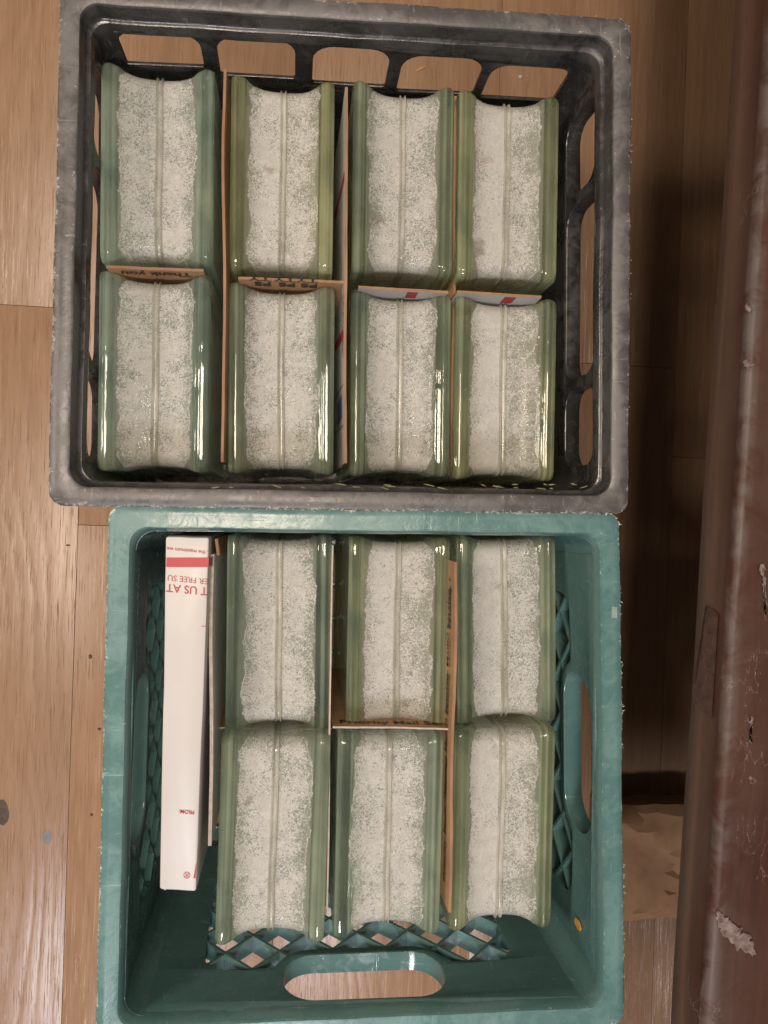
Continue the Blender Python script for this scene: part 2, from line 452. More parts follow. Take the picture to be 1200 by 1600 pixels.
def panel_mesh(outline, holes, thick, bevel=0.0006):
    """2D outline with holes, given thickness: verts (u, v, w), faces"""
    cu = bpy.data.curves.new('tmp', 'CURVE')
    cu.dimensions = '2D'
    cu.fill_mode = 'BOTH'
    cu.extrude = max(0.0, thick / 2 - bevel)
    cu.bevel_depth = bevel
    cu.bevel_resolution = 1
    cu.offset = -bevel
    for loop in [outline] + holes:
        sp = cu.splines.new('POLY')
        sp.points.add(len(loop) - 1)
        for i, p in enumerate(loop): sp.points[i].co = (p[0], p[1], 0, 1)
        sp.use_cyclic_u = True
    ob = bpy.data.objects.new('tmp', cu)
    S.collection.objects.link(ob)
    dg = bpy.context.evaluated_depsgraph_get()
    me = bpy.data.meshes.new_from_object(ob.evaluated_get(dg))
    bm = bmesh.new(); bm.from_mesh(me)
    bmesh.ops.remove_doubles(bm, verts=bm.verts, dist=1e-6)
    vs = [v.co.copy() for v in bm.verts]
    fs = [tuple(v.index for v in f.verts) for f in bm.faces]
    bm.free()
    bpy.data.objects.remove(ob); bpy.data.curves.remove(cu); bpy.data.meshes.remove(me)
    return vs, fs

def rrect(x0, y0, x1, y1, r, n=5):
    rs = r if isinstance(r, (tuple, list)) else (r,) * 4     # bl br tr tl
    out = []
    for (cx, cy, a0, rr) in ((x0 + rs[0], y0 + rs[0], 180, rs[0]), (x1 - rs[1], y0 + rs[1], 270, rs[1]),
                             (x1 - rs[2], y1 - rs[2], 0, rs[2]), (x0 + rs[3], y1 - rs[3], 90, rs[3])):
        for j in range(n + 1):
            a = math.radians(a0 + 90 * j / n)
            out.append((cx + rr * math.cos(a), cy + rr * math.sin(a)))
    return out

def boxm(name, x0, x1, y0, y1, z0, z1, mat, parent=None, bev=0.0008):
    bm = bmesh.new()
    bmesh.ops.create_cube(bm, size=1)
    for v in bm.verts:
        v.co = Vector(((x0 + x1) / 2 + v.co.x * (x1 - x0), (y0 + y1) / 2 + v.co.y * (y1 - y0), (z0 + z1) / 2 + v.co.z * (z1 - z0)))
    if bev: bmesh.ops.bevel(bm, geom=list(bm.edges), offset=bev, segments=2, profile=0.6, affect='EDGES')
    me = bpy.data.meshes.new(name); bm.to_mesh(me); bm.free()
    me.materials.append(mat)
    me.shade_smooth(); me.set_sharp_from_angle(angle=math.radians(40))
    return link(bpy.data.objects.new(name, me), parent)

_txt = {}
def text(body, size, mat, origin, xdir, ydir, parent, name='printed_text', bold=0.0, align='LEFT', lift=0.0004):
    """flat printed lettering lying on a surface; reads along xdir"""
    cu = bpy.data.curves.new('tmp', 'FONT')
    cu.body = body
    cu.size = size
    cu.align_x = align
    cu.offset = bold
    cu.resolution_u = 3
    ob = bpy.data.objects.new('tmp', cu)
    S.collection.objects.link(ob)
    me = bpy.data.meshes.new_from_object(ob.evaluated_get(bpy.context.evaluated_depsgraph_get()))
    bpy.data.objects.remove(ob); bpy.data.curves.remove(cu)
    X = Vector(xdir).normalized(); Y = Vector(ydir).normalized(); N = X.cross(Y)
    O = Vector(origin) + N * lift
    for v in me.vertices: v.co = O + X * v.co.x + Y * v.co.y
    me.materials.clear(); me.materials.append(mat)
    me.name = name
    return link(bpy.data.objects.new(name, me), parent)

def quad_sheet(name, pts, mat, parent, lift=Vector((0, 0, 0))):
    return mesh(name, [Vector(p) + lift for p in pts], [tuple(range(len(pts)))], mat, parent, smooth=0)

# ------------------------------------------------------------------ the floor
a, b = P(122, 820, 0), P(104, 1360, 0)
fl_ang = math.atan2((a - b).y, (a - b).x) - math.pi / 2
floor = mesh('floor', [(-3, -3, -0.012), (3, -3, -0.012), (3, 3, -0.012), (-3, 3, -0.012)], [(0, 1, 2, 3)], M['subfloor'], smooth=0)
props(floor, 'pale oak laminate floor of long planks under the crates and the bench', 'floor', kind='structure')
PW, PL = 0.2, 1.22
ux = Vector((math.cos(fl_ang), math.sin(fl_ang), 0)); uy = Vector((-ux.y, ux.x, 0))
o0 = P(122, 820, 0)                       # a long seam passes here
jl = P(40, 478, 0); jr = P(1010, 573, 0)  # the two end joints in sight
pm = None
for i in range(-4, 6):
    # start of the joints in this column
    base = None
    def vof(p): return (p - o0).dot(uy)
    if i == -1: off = vof(jl)
    elif i == 2: off = vof(jr)
    else: off = (i * 0.437) % PL
    for j in range(-2, 3):
        v0 = (off % PL) + j * PL - PL * 0
        if v0 > 1.9 or v0 + PL < -1.9: continue
        cen = o0 + ux * ((i + 0.5) * PW) + uy * (v0 + PL / 2)
        if pm is None:
            p = boxm('plank', -PW / 2 + 0.0002, PW / 2 - 0.0002, -PL / 2 + 0.0002, PL / 2 - 0.0002, -0.010, 0.0, M['oak'], floor, 0.0003)
            pm = p.data
        else:
            p = link(bpy.data.objects.new('plank', pm), floor)
        p.location = (cen.x, cen.y, 0)
        p.rotation_euler = (0, 0, fl_ang)
def blob(name, px, py, z, w, h, th, mat, label, cat, rot=0.0, seed=1.0):
    c = P(px, py, z)
    vs = [(0, 0, th)]; n = 14; fs = []
    for ring, f, zz in ((0, 0.65, th * 0.9), (1, 1.0, 0.0)):
        for k in range(n):
            a = 2 * math.pi * k / n
            rr = f * (1 + 0.35 * noise.noise(Vector((math.cos(a) * 1.3, math.sin(a) * 1.3, seed))))
            vs.append((rr * w * math.cos(a) * 0.5, rr * h * math.sin(a) * 0.5, zz))
    for k in range(n):
        fs.append((0, 1 + k, 1 + (k + 1) % n))
        fs.append((1 + k, 1 + n + k, 1 + n + (k + 1) % n, 1 + (k + 1) % n))
    o = mesh(name, vs, fs, mat)
    o.location = c; o.rotation_euler = (0, 0, rot)
    return props(o, label, cat)
blob('putty_spot', 73, 1307, 0.0002, 0.0095, 0.013, 0.0006, M['greyfleck'], 'small grey blob stuck to the floor left of the teal crate', 'spot', seed=3)
blob('floor_knot', 3, 1270, 0.0002, 0.013, 0.024, 0.0004, M['knot'], 'dark round mark at the left end of the oak floor', 'mark', seed=5)
blob('dirt_crumb', 141, 1026, 0.0002, 0.0035, 0.004, 0.001, M['knot'], 'dark crumb on the floor left of the teal crate, the uppermost beside its wall', 'crumb', seed=6)
blob('dirt_crumb', 155, 1139, 0.0002, 0.003, 0.003, 0.001, M['knot'], 'tiny dark crumb touching the left side of the teal crate', 'crumb', seed=7)
blob('dirt_crumb', 143, 1273, 0.0002, 0.0028, 0.003, 0.001, M['knot'], 'tiny dark crumb on the floor right of the grey blob', 'crumb', seed=8)
blob('dirt_crumb', 106, 852, 0.0002, 0.004, 0.002, 0.001, M['knot'], 'flat dark crumb on the floor below the bottom left corner of the black crate', 'crumb', seed=9)
blob('paper_crumb', 813, 120, 0.0002, 0.004, 0.004, 0.0012, M['white'], 'white crumb on the floor seen through the rightmost window of the black crate', 'crumb', seed=11)
blob('wood_chip', 658, 107, 0.0002, 0.011, 0.0035, 0.001, M['kraft'], 'pale wood chip on the floor seen through the fourth window of the black crate', 'chip', rot=0.5, seed=12)

# ------------------------------------------------------------------ crates
RIMZ = 0.25
def crate(kind, corners_px, tapers, label, rimmat, wallmat, profile, ledge_in, rc, ztop):
    """corners_px: outer rim corners TL TR BR BL in the photograph"""
    tl, tr, br, bl = [P(x, y, RIMZ) for x, y in corners_px]
    outer = [bl, br, tr, tl]                     # counter-clockwise seen from above
    cen = sum((Vector(p) for p in outer), Vector()) / 4
    root = empty(kind, (cen.x, cen.y, 0))
    props(root, label, 'crate')
    outer = [Vector((p.x - cen.x, p.y - cen.y)) for p in outer]
    # rim
    rings, edge = [], []
    for (off, dz, e) in profile:
        rr = max(0.0015, rc + (0.0125 - rc) * min(1, -off / ledge_in))
        rings.append([(p.x, p.y, RIMZ + dz + 0.0004 * noise.noise(Vector((p.x * 25, p.y * 25, 3)))) for p in roundquad(outer, off, rr, 7, 40, 0.0009, 2.0)])
        edge.append(e)
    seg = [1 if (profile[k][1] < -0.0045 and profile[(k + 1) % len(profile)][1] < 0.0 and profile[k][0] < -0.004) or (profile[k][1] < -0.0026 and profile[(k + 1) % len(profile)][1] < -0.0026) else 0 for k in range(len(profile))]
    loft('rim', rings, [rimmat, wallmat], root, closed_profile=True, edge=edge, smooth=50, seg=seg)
    # inner wall quads at top (z = RIMZ - 0.028) and bottom; per side inset at the bottom
    def grow(q, offs):
        nr = []
        for i in range(4):
            d = (q[(i + 1) % 4] - q[i]).normalized()
            nr.append((q[i] - Vector((d.y, -d.x)) * offs[i], d))
        out = []
        for i in range(4):
            p0, d0 = nr[i - 1]; p1, d1 = nr[i]
            den = d0.x * d1.y - d0.y * d1.x
            t = ((p1 - p0).x * d1.y - (p1 - p0).y * d1.x) / den
            out.append(p0 + d0 * t)
        return out
    top = grow(outer, [ledge_in] * 4)
    bot = grow(top, tapers)                      # order: bottom side, right side, top side, left side of the picture
    zt, zb = RIMZ - ztop - 0.004, 0.0
    return root, top, bot, zt, zb
def quad_at(top, bot, zt, zb, z):
    f = (zt - z) / (zt - zb)
    return [t.lerp(b_, f) for t, b_ in zip(top, bot)]
def wall_map(top, bot, zt, zb, side, vs):
    out = []
    for (u, v, w) in vs:
        q = quad_at(top, bot, zt, zb, v)
        A, B = q[side], q[(side + 1) % 4]
        d = (B - A).normalized()
        mid = (A + B) / 2
        p = mid + d * u + Vector((d.y, -d.x)) * w
        # moulded walls are never dead flat
        wv = 0.0010 * noise.noise(Vector((u * 12, v * 12, side * 3.1)))
        p = p + Vector((d.y, -d.x)) * wv
        out.append((p.x, p.y, v))
    return out
def corners(root, top, bot, zt, zb, r, th, mat):
    for i in range(4):
        vs, fs = [], []
        nz, na = 8, 7
        for o in (0, 1):
            for k in range(nz + 1):
                z = zt + 0.004 + (zb - zt - 0.004) * k / nz
                q = quad_at(top, bot, zt, zb, z)
                pts = roundquad(q, th * o, r + th * o, na, 1)[i * (na + 1):(i + 1) * (na + 1)]
                vs += [(p.x, p.y, z) for p in pts]
        W_ = na + 1
        H_ = (nz + 1) * W_
        for o in (0, 1):
            for k in range(nz):
                for j in range(na):
                    a_ = o * H_ + k * W_ + j
                    f = (a_, a_ + 1, a_ + W_ + 1, a_ + W_)
                    fs.append(f if o else f[::-1])
        for j in range(na):
            fs.append((j, j + 1, H_ + j + 1, H_ + j))
            k = nz * W_
            fs.append((k + j, H_ + k + j, H_ + k + j + 1, k + j + 1))
        for k in range(nz):
            a_ = k * W_
            fs.append((a_, H_ + a_, H_ + a_ + W_, a_ + W_))
            a_ = k * W_ + na
            fs.append((a_, a_ + W_, H_ + a_ + W_, H_ + a_))
        fixn(mesh('corner', vs, fs, mat, root, smooth=45))
def densify(outline, step):
    out = []
    for i, p in enumerate(outline):
        q = outline[(i + 1) % len(outline)]
        d = math.hypot(q[0] - p[0], q[1] - p[1])
        n = max(1, int(d / step))
        for k in range(n): out.append((p[0] + (q[0] - p[0]) * k / n, p[1] + (q[1] - p[1]) * k / n))
    return out
def make_wall(root, top, bot, zt, zb, side, holes, r, th, mat, name='wall_panel', zlow=0.0):
    L = (top[(side + 1) % 4] - top[side]).length
    Lb = (bot[(side + 1) % 4] - bot[side]).length
    out = [(-Lb / 2 + r - 0.0006, zlow), (Lb / 2 - r + 0.0006, zlow), (L / 2 - r + 0.0006, zt + 0.004), (-L / 2 + r - 0.0006, zt + 0.004)]
    vs, fs = panel_mesh(densify(out, 0.012), holes, th, 0.0007)
    vs = [(u, v, w + th / 2) for u, v, w in vs]
    return mesh(name, wall_map(top, bot, zt, zb, side, vs), fs, mat, root, smooth=40)
def thick_ring(root, top, bot, zt, zb, side, loop, w0, w1, t, mat, name):
    """a lip of width t around a loop in the wall plane, from depth w0 to w1"""
    n = len(loop)
    L = [Vector(p) for p in loop]
    nrm = []
    for i in range(n):
        d = (L[(i + 1) % n] - L[i - 1]).normalized()
        nrm.append(Vector((d.y, -d.x)))
    rings = []
    for (o, w) in ((0, w0), (t, w0), (t, w1), (0, w1)):
        rings.append(wall_map(top, bot, zt, zb, side, [((L[i] + nrm[i] * o).x, (L[i] + nrm[i] * o).y, w) for i in range(n)]))
    return loft(name, rings, mat, root, closed_profile=True, smooth=40)

# --- black crate
BP = [(-0.0174, -0.024, 0), (-0.0172, -0.0165, 0), (-0.0166, -0.0146, 0.7), (-0.0150, -0.0142, 0.2), (-0.0136, -0.0125, 0), (-0.0131, -0.0025, 0),
      (-0.0128, -0.0007, 0.5), (-0.0115, 0, 0.7), (-0.0060, 0.0001, 0.25), (-0.0012, 0, 0.8), (0, -0.0012, 1), (0, -0.016, 0.2), (-0.0025, -0.016, 0), (-0.0027, -0.003, 0),
      (-0.0105, -0.003, 0), (-0.0107, -0.016, 0), (-0.0144, -0.018, 0), (-0.0146, -0.024, 0)]
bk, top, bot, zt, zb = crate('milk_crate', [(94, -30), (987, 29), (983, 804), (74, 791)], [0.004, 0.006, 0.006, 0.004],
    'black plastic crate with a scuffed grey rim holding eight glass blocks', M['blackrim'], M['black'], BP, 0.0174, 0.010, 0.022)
corners(bk, top, bot, zt, zb, 0.012, 0.0028, M['black'])
def uof(side, px, py, z):
    """u along a wall of the black crate for a pixel seen at height z"""
    q = quad_at(top, bot, zt, zb, z)
    A, B = q[side], q[(side + 1) % 4]
    p = P(px, py, z) - bk.location
    return (Vector((p.x, p.y)) - (A + B) / 2).dot((B - A).normalized())
# far long side (top of the picture): five round-topped windows; u runs right to left there
win = []
for (xa, xb, y) in ((186, 314, 75), (341, 461, 92), (489, 606, 105), (625, 748, 119), (759, 886, 130)):
    xm, f_ = (xa + xb) / 2, 1200.0
    yt_, yb_ = {75: (45, 103), 92: (62, 121), 105: (77, 133), 119: (91, 146), 130: (104, 158)}[y]
    q_ = quad_at(top, bot, zt, zb, 0.20)
    zz = []
    for yy in (yt_, yb_):
        best = None
        for k in range(200):
            z = 0.12 + 0.125 * k / 199
            q_ = quad_at(top, bot, zt, zb, z)
            dd = (q_[3] - q_[2]).normalized()
            p = P(xm, yy, z) - bk.location
            w_ = (Vector((p.x, p.y)) - q_[2]).dot(Vector((dd.y, -dd.x)))
            if best is None or abs(w_) < best[0]: best = (abs(w_), z)
        zz.append(best[1])
    ua, ub = uof(2, xa, y, sum(zz) / 2), uof(2, xb, y, sum(zz) / 2)
    win.append(rrect(min(ua, ub), zz[1], max(ua, ub), min(zz[0], 0.229), (0.002, 0.002, 0.015, 0.015)))
make_wall(bk, top, bot, zt, zb, 2, win, 0.012, 0.0028, M['black'])
make_wall(bk, top, bot, zt, zb, 0, win, 0.012, 0.0028, M['black'])
sw = []
for (ya, yb) in ((172, 296), (313, 588), (604, 728)):
    ua, ub = uof(1, 905, ya, 0.20), uof(1, 905, yb, 0.20)
    sw.append((min(ua, ub), max(ua, ub)))
holes = [rrect(u0, 0.171, u1, 0.2265, 0.015) for u0, u1 in sw]
make_wall(bk, top, bot, zt, zb, 1, holes, 0.012, 0.0028, M['black'])
for h in holes: thick_ring(bk, top, bot, zt, zb, 1, h, 0.0024, 0.012, 0.0022, M['black'], 'opening_lip')
holes = [rrect(-u1, 0.171, -u0, 0.2265, 0.015) for u0, u1 in sw]
make_wall(bk, top, bot, zt, zb, 3, holes, 0.012, 0.0028, M['black'])
for h in holes: thick_ring(bk, top, bot, zt, zb, 3, h, 0.0024, 0.012, 0.0022, M['black'], 'opening_lip')
def crate_base(root, bot, mat):
    q = [Vector(p) for p in bot]
    o = roundquad(q, -0.003, 0.010, 5, 1)
    x0 = min(p.x for p in q) + 0.022; x1 = max(p.x for p in q) - 0.022
    y0 = min(p.y for p in q) + 0.022; y1 = max(p.y for p in q) - 0.022
    nx, ny = 9, 8
    hs = []
    for i in range(nx):
        for j in range(ny):
            a0 = x0 + (x1 - x0) * i / nx + 0.0025; a1 = x0 + (x1 - x0) * (i + 1) / nx - 0.0025
            b0 = y0 + (y1 - y0) * j / ny + 0.0025; b1 = y0 + (y1 - y0) * (j + 1) / ny - 0.0025
            hs.append(rrect(a0, b0, a1, b1, 0.003, 2))
    vs, fs = panel_mesh([tuple(p) for p in o], hs, 0.006, 0.0006)
    mesh('base', [(x, y, z + 0.0065) for x, y, z in vs], fs, mat, root, smooth=40)
crate_base(bk, bot, M['black'])
def burrs(root, outer_pts, n, mat, seed, zr=RIMZ, size=0.0011):
    rnd = random.Random(seed)
    vs, fs = [], []
    for k in range(n):
        i = rnd.randrange(len(outer_pts))
        p = outer_pts[i].lerp(outer_pts[(i + 1) % len(outer_pts)], rnd.random())
        if noise.noise(Vector((p.x * 30, p.y * 30, seed))) < 0.02: continue
        q = Vector((p.x, p.y, zr - 0.0004 * rnd.random()))
        a = rnd.random() * 6.28; s = size * (0.4 + rnd.random())
        d = Vector((math.cos(a), math.sin(a), rnd.uniform(-0.2, 0.7))) * s
        e = Vector((-d.y, d.x, rnd.uniform(-0.3, 0.3) * s)) * 0.35
        b0 = len(vs)
        vs += [q - e, q + e, q + d * 0.8 + e * 0.3, q + d * 1.3 + Vector((0, 0, s * 0.2)), q + Vector((0, 0, s * 0.5))]
        fs += [(b0, b0 + 1, b0 + 2), (b0, b0 + 2, b0 + 3), (b0, b0 + 4, b0 + 3), (b0 + 1, b0 + 2, b0 + 4), (b0 + 2, b0 + 3, b0 + 4)]
    o = mesh('frayed_edge', vs, fs, mat, root, smooth=0)
    o['kind'] = 'stuff'
def outer_loop(root, px, rc):
    tl, tr, br, bl = [P(x, y, RIMZ) - root.location for x, y in px]
    return roundquad([bl, br, tr, tl], 0, rc, 7, 40, 0.0009, 2.0)
burrs(bk, outer_loop(bk, [(94, -30), (987, 29), (983, 804), (74, 791)], 0.010), 110, M['burrgrey'], 3, size=0.0008)

# --- teal crate
TP = [(-0.0166, -0.011, 0), (-0.0164, -0.009, 0), (-0.0160, -0.0046, 0.0), (-0.0146, -0.0012, 0.75), (-0.0138, 0.0003, 0.5), (-0.0118, 0.0, 0.1),
      (-0.0055, 0.0002, 0.05), (-0.0010, 0, 0.75), (0, -0.0010, 1), (0, -0.012, 0.2), (-0.0025, -0.012, 0), (-0.0027, -0.003, 0), (-0.0110, -0.003, 0), (-0.0132, -0.006, 0), (-0.0136, -0.011, 0)]
TPX = [(170, 790), (969, 803), (977, 1602), (148, 1642)]
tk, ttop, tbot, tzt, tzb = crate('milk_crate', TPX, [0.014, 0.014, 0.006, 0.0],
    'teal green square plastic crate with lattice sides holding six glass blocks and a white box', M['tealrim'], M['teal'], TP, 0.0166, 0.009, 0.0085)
corners(tk, ttop, tbot, tzt, tzb, 0.013, 0.0030, M['teal'])
# lattice window with a notch round the handle; the handle hole sits above it
LU, LV0, LV1 = 0.1175, 0.075, 0.197
HU, HV0, HV1 = 0.0595, 0.1845, 0.2335
def arc(cx, cy, r, a0, a1, n=5):
    return [(cx + r * math.cos(math.radians(a0 + (a1 - a0) * j / n)), cy + r * math.sin(math.radians(a0 + (a1 - a0) * j / n))) for j in range(n + 1)]
HB = 0.0075
lat = arc(-LU + 0.014, LV0 + 0.014, 0.014, 180, 270) + arc(LU - 0.014, LV0 + 0.014, 0.014, 270, 360) + arc(LU - 0.016, LV1 - 0.016, 0.016, 0, 90)
lat += [(HU + HB, LV1)] + arc(HU - 0.022, HV0 + 0.022, 0.022 + HB, -25, -90, 6) + arc(-HU + 0.022, HV0 + 0.022, 0.022 + HB, 270, 205, 6) + [(-HU - HB, LV1)]
lat += arc(-LU + 0.016, LV1 - 0.016, 0.016, 90, 180)
handle = rrect(-HU, HV0, HU, HV1, 0.0225, 7)
def inside(p, poly):
    c = False
    for i in range(len(poly)):
        a_, b_ = poly[i], poly[i - 1]
        if (a_[1] > p[1]) != (b_[1] > p[1]) and p[0] < (b_[0] - a_[0]) * (p[1] - a_[1]) / (b_[1] - a_[1]) + a_[0]: c = not c
    return c
def lattice(root, side):
    vs, fs = [], []
    D = 0.041
    for sgn in (1, -1):
        k = -12
        while k < 13:
            # line u*sgn + v = c
            c0 = k * D + 0.197
            pts = []
            N = 400
            run = []
            for i in range(N + 1):
                u = -0.13 + 0.26 * i / N
                v = c0 - sgn * u
                if inside((u, v), lat): run.append((u, v))
                elif run:
                    pts.append(run); run = []
            if run: pts.append(run)
            for rn in pts:
                if len(rn) < 6: continue
                a_, b_ = Vector(rn[0]), Vector(rn[-1])
                d = (b_ - a_).normalized()
                a_ -= d * 0.0012; b_ += d * 0.0012
                nn = Vector((-d.y, d.x)) * 0.00115
                base = len(vs)
                nseg = max(1, int((b_ - a_).length / 0.02))
                loc = []
                for s in range(nseg + 1):
                    p = a_.lerp(b_, s / nseg)
                    for (q, w) in ((p - nn, 0.0006 + 0.0002 * (sgn > 0)), (p + nn, 0.0006 + 0.0002 * (sgn > 0)), (p + nn, 0.0135), (p - nn, 0.0135)):
                        loc.append((q.x, q.y, w))
                vs += wall_map(ttop, tbot, tzt, tzb, side, loc)
                for s in range(nseg):
                    o = base + s * 4
                    for e in range(4):
                        fs.append((o + e, o + (e + 1) % 4, o + 4 + (e + 1) % 4, o + 4 + e))
                fs.append((base, base + 1, base + 2, base + 3))
                o = base + nseg * 4
                fs.append((o, o + 3, o + 2, o + 1))
            k += 1
    return fixn(mesh('lattice', vs, fs, M['teal'], root, smooth=0))
for side in range(4):
    make_wall(tk, ttop, tbot, tzt, tzb, side, [lat, handle], 0.013, 0.0030, M['teal'])
    lattice(tk, side)
    thick_ring(tk, ttop, tbot, tzt, tzb, side, handle, 0.0024, 0.0140, 0.0028, M['teal'], 'handle_lip')
    thick_ring(tk, ttop, tbot, tzt, tzb, side, [p for p in lat], 0.0024, 0.0135, 0.0022, M['teal'], 'lattice_lip')
crate_base(tk, tbot, M['teal'])
burrs(tk, outer_loop(tk, TPX, 0.009), 400, M['burr'], 9)
burrs(tk, [p for p in roundquad([P(x, y, RIMZ) - tk.location for x, y in (TPX[3], TPX[2], TPX[1], TPX[0])], -0.0135, 0.0015, 7, 40)], 160, M['burr'], 14, size=0.0007)
# orange sticker rest on the right wall, pale label rest on the right rim
def on_wall(side, px, py, zg):
    """u on a teal wall seen at pixel, trying heights until the wall plane is met"""
    best = None
    for k in range(300):
        z = 0.02 + 0.22 * k / 299
        q = quad_at(ttop, tbot, tzt, tzb, z)
        A, B = q[side], q[(side + 1) % 4]
        p = P(px, py, z) - tk.location
        d = (B - A).normalized()
        rel = Vector((p.x, p.y)) - (A + B) / 2
        w = rel.dot(Vector((d.y, -d.x)))
        if best is None or abs(w) < best[0]: best = (abs(w), rel.dot(d), z)
    return best[1], best[2]
u_, z_ = on_wall(1, 905, 1444, 0)
pts = [(u_ + 0.0038 * (1 + 0.5 * noise.noise(Vector((math.cos(a_) * 2, math.sin(a_) * 2, 4)))) * math.cos(a_), z_ + 0.006 * (1 + 0.5 * noise.noise(Vector((math.cos(a_) * 2, math.sin(a_) * 2, 9)))) * math.sin(a_)) for a_ in [k * math.pi / 9 for k in range(18)]]
vs, fs = panel_mesh(pts, [], 0.0004, 0.0)
mesh('sticker', wall_map(ttop, tbot, tzt, tzb, 1, [(u, v, w - 0.0010) for u, v, w in vs]), fs, M['orange'], tk, smooth=0)
c = P(960, 957, RIMZ + 0.0006) - tk.location
quad_sheet('label_scrap', [c + Vector((-0.0022, -0.0040, 0)), c + Vector((0.0022, -0.0040, 0)), c + Vector((0.0020, 0.0038, 0)), c + Vector((-0.0020, 0.0042, 0))], M['label'], tk)

# ------------------------------------------------------------------ glass blocks
T, L, H = 0.079, 0.146, 0.197
PROF = [(0.0, 5.0), (0.1, 2.6), (0.5, 1.3), (2.3, 0.5), (3.6, 0.05), (3.75, 0.0), (6.6, 0.0), (6.75, 0.05), (8.8, 0.75), (8.95, 0.85), (10.4, 1.3), (12.0, 2.1), (14.0, 3.6), (16.5, 5.0), (20.0, 6.4), (25.0, 7.5), (31.0, 8.0), (36.5, 8.2)]
def prof_full():
    a = [(-T / 2 + x / 1000, d / 1000) for x, d in PROF]
    return a + [(0.0, 0.00825)] + [(-x, d) for x, d in reversed(a)]
def ring_at(x, d, r0=0.0065, n=6, m=12, dx=0.0):
    q = [(-L / 2, 0), (L / 2, 0), (L / 2, H), (-L / 2, H)]
    r = r0 + d * 0.45
    ky = (L / 2 - 0.60 * d) / (L / 2 - d)          # the waist is shallower on the upright ends
    return [Vector((x, v.x * ky, v.y)) for v in roundquad(q, -d, r, n, m)]
def wav(y, z, s):
    p = Vector((y * 34 + s, z * 15, s * 3))
    return noise.noise(p) + 0.5 * noise.noise(p * 2.3)
def block_parts(variant):
    rings = [ring_at(x, d) for x, d in prof_full()]
    n = len(rings[0])
    # slow hand-made unevenness along the flanges
    for r in rings:
        for p in r:
            h = noise.noise_vector(Vector((p.x * 30, p.y * 14, p.z * 14 + variant * 7)))
            p += h * 0.0003
    vs = [p for r in rings for p in r]
    fs, fm = [], []
    R = len(rings)
    pf = prof_full()
    for i in range(R - 1):
        xm = abs((pf[i][0] + pf[i + 1][0]) / 2)
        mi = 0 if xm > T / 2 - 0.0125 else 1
        for j in range(n):
            k = (j + 1) % n
            fs.append((i * n + j, i * n + k, (i + 1) * n + k, (i + 1) * n + j)); fm.append(mi)
    # pressed wavy faces
    for sgn, i0 in ((-1, 0), (1, (R - 1) * n)):
        prev = list(range(i0, i0 + n))
        K = 22
        cyz = Vector((0, H / 2))
        for k in range(1, K):
            f = 1 - k / K
            cur = []
            for j in range(n):
                b0 = vs[i0 + j]
                y, z = b0.y * f, cyz.y + (b0.z - cyz.y) * f
                dep = min(1, k / 2.0) * 0.0016
                x = sgn * (T / 2 - dep + 0.0019 * min(1, k / 3) * wav(y, z, variant * 5 + sgn))
                cur.append(len(vs)); vs.append(Vector((x, y, z)))
            for j in range(n):
                q = (j + 1) % n
                fs.append((prev[j], prev[q], cur[q], cur[j])); fm.append(1)
            prev = cur
        ci = len(vs); vs.append(Vector((sgn * (T / 2 - 0.0016), 0, H / 2)))
        for j in range(n):
            fs.append((prev[j], prev[(j + 1) % n], ci)); fm.append(1)
    me = bpy.data.meshes.new('glass_shell')
    me.from_pydata([tuple(v) for v in vs], [], fs)
    me.polygons.foreach_set('material_index', fm)
    bm = bmesh.new(); bm.from_mesh(me)
    bmesh.ops.recalc_face_normals(bm, faces=bm.faces)
    # the hollow inside, facing inward
    cr = []
    for (x, d) in [(-0.0300, 0.030), (-0.0306, 0.0195), (-0.0290, 0.0165), (-0.02, 0.0158), (0.0, 0.0155), (0.02, 0.0158), (0.0290, 0.0165), (0.0306, 0.0195), (0.0300, 0.030)]:
        cr.append([bm.verts.new(p) for p in ring_at(x, d, 0.004, 4, 3)])
    cn = len(cr[0])
    cf = []
    for i in range(len(cr) - 1):
        for j in range(cn):
            q = (j + 1) % cn
            cf.append(bm.faces.new((cr[i][j], cr[i][q], cr[i + 1][q], cr[i + 1][j])))
    cf.append(bm.faces.new(cr[0][::-1])); cf.append(bm.faces.new(cr[-1]))
    bmesh.ops.recalc_face_normals(bm, faces=cf)
    bmesh.ops.reverse_faces(bm, faces=cf)
    for f in cf: f.material_index = 1
    bm.to_mesh(me); bm.free()
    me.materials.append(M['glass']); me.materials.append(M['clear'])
    me.shade_smooth(); me.set_sharp_from_angle(angle=math.radians(48))
    # coating: skin 0.25 mm above the trough
    crs = []
    for x, d in prof_full():
        if abs(x) < T / 2 - 0.0088:
            crs.append(ring_at(x, d - 0.00035))
    for r in crs:
        for p in r:
            h = noise.noise_vector(Vector((p.x * 30, p.y * 14, p.z * 14 + variant * 7)))
            p += h * 0.0003
    cvs = [p for r in crs for p in r]
    cfs = []
    for i in range(len(crs) - 1):
        for j in range(n):
            k = (j + 1) % n
            cfs.append((i * n + j, i * n + k, (i + 1) * n + k, (i + 1) * n + j))
    cm = bpy.data.meshes.new('frosted_band')
    cm.from_pydata([tuple(v) for v in cvs], [], cfs)
    cm.materials.append(M['coat'])
    bm = bmesh.new(); bm.from_mesh(cm); bmesh.ops.recalc_face_normals(bm, faces=bm.faces); bm.to_mesh(cm); bm.free()
    cm.shade_smooth()
    # the double bead where the two halves were fused
    sp = [(-0.0030, 0.0086), (-0.0026, 0.0070), (-0.0019, 0.0060), (-0.0012, 0.0066), (-0.0006, 0.0076), (0.0006, 0.0076), (0.0012, 0.0066), (0.0019, 0.0060), (0.0026, 0.0070), (0.0030, 0.0086)]
    srs = [ring_at(x, d) for x, d in sp]
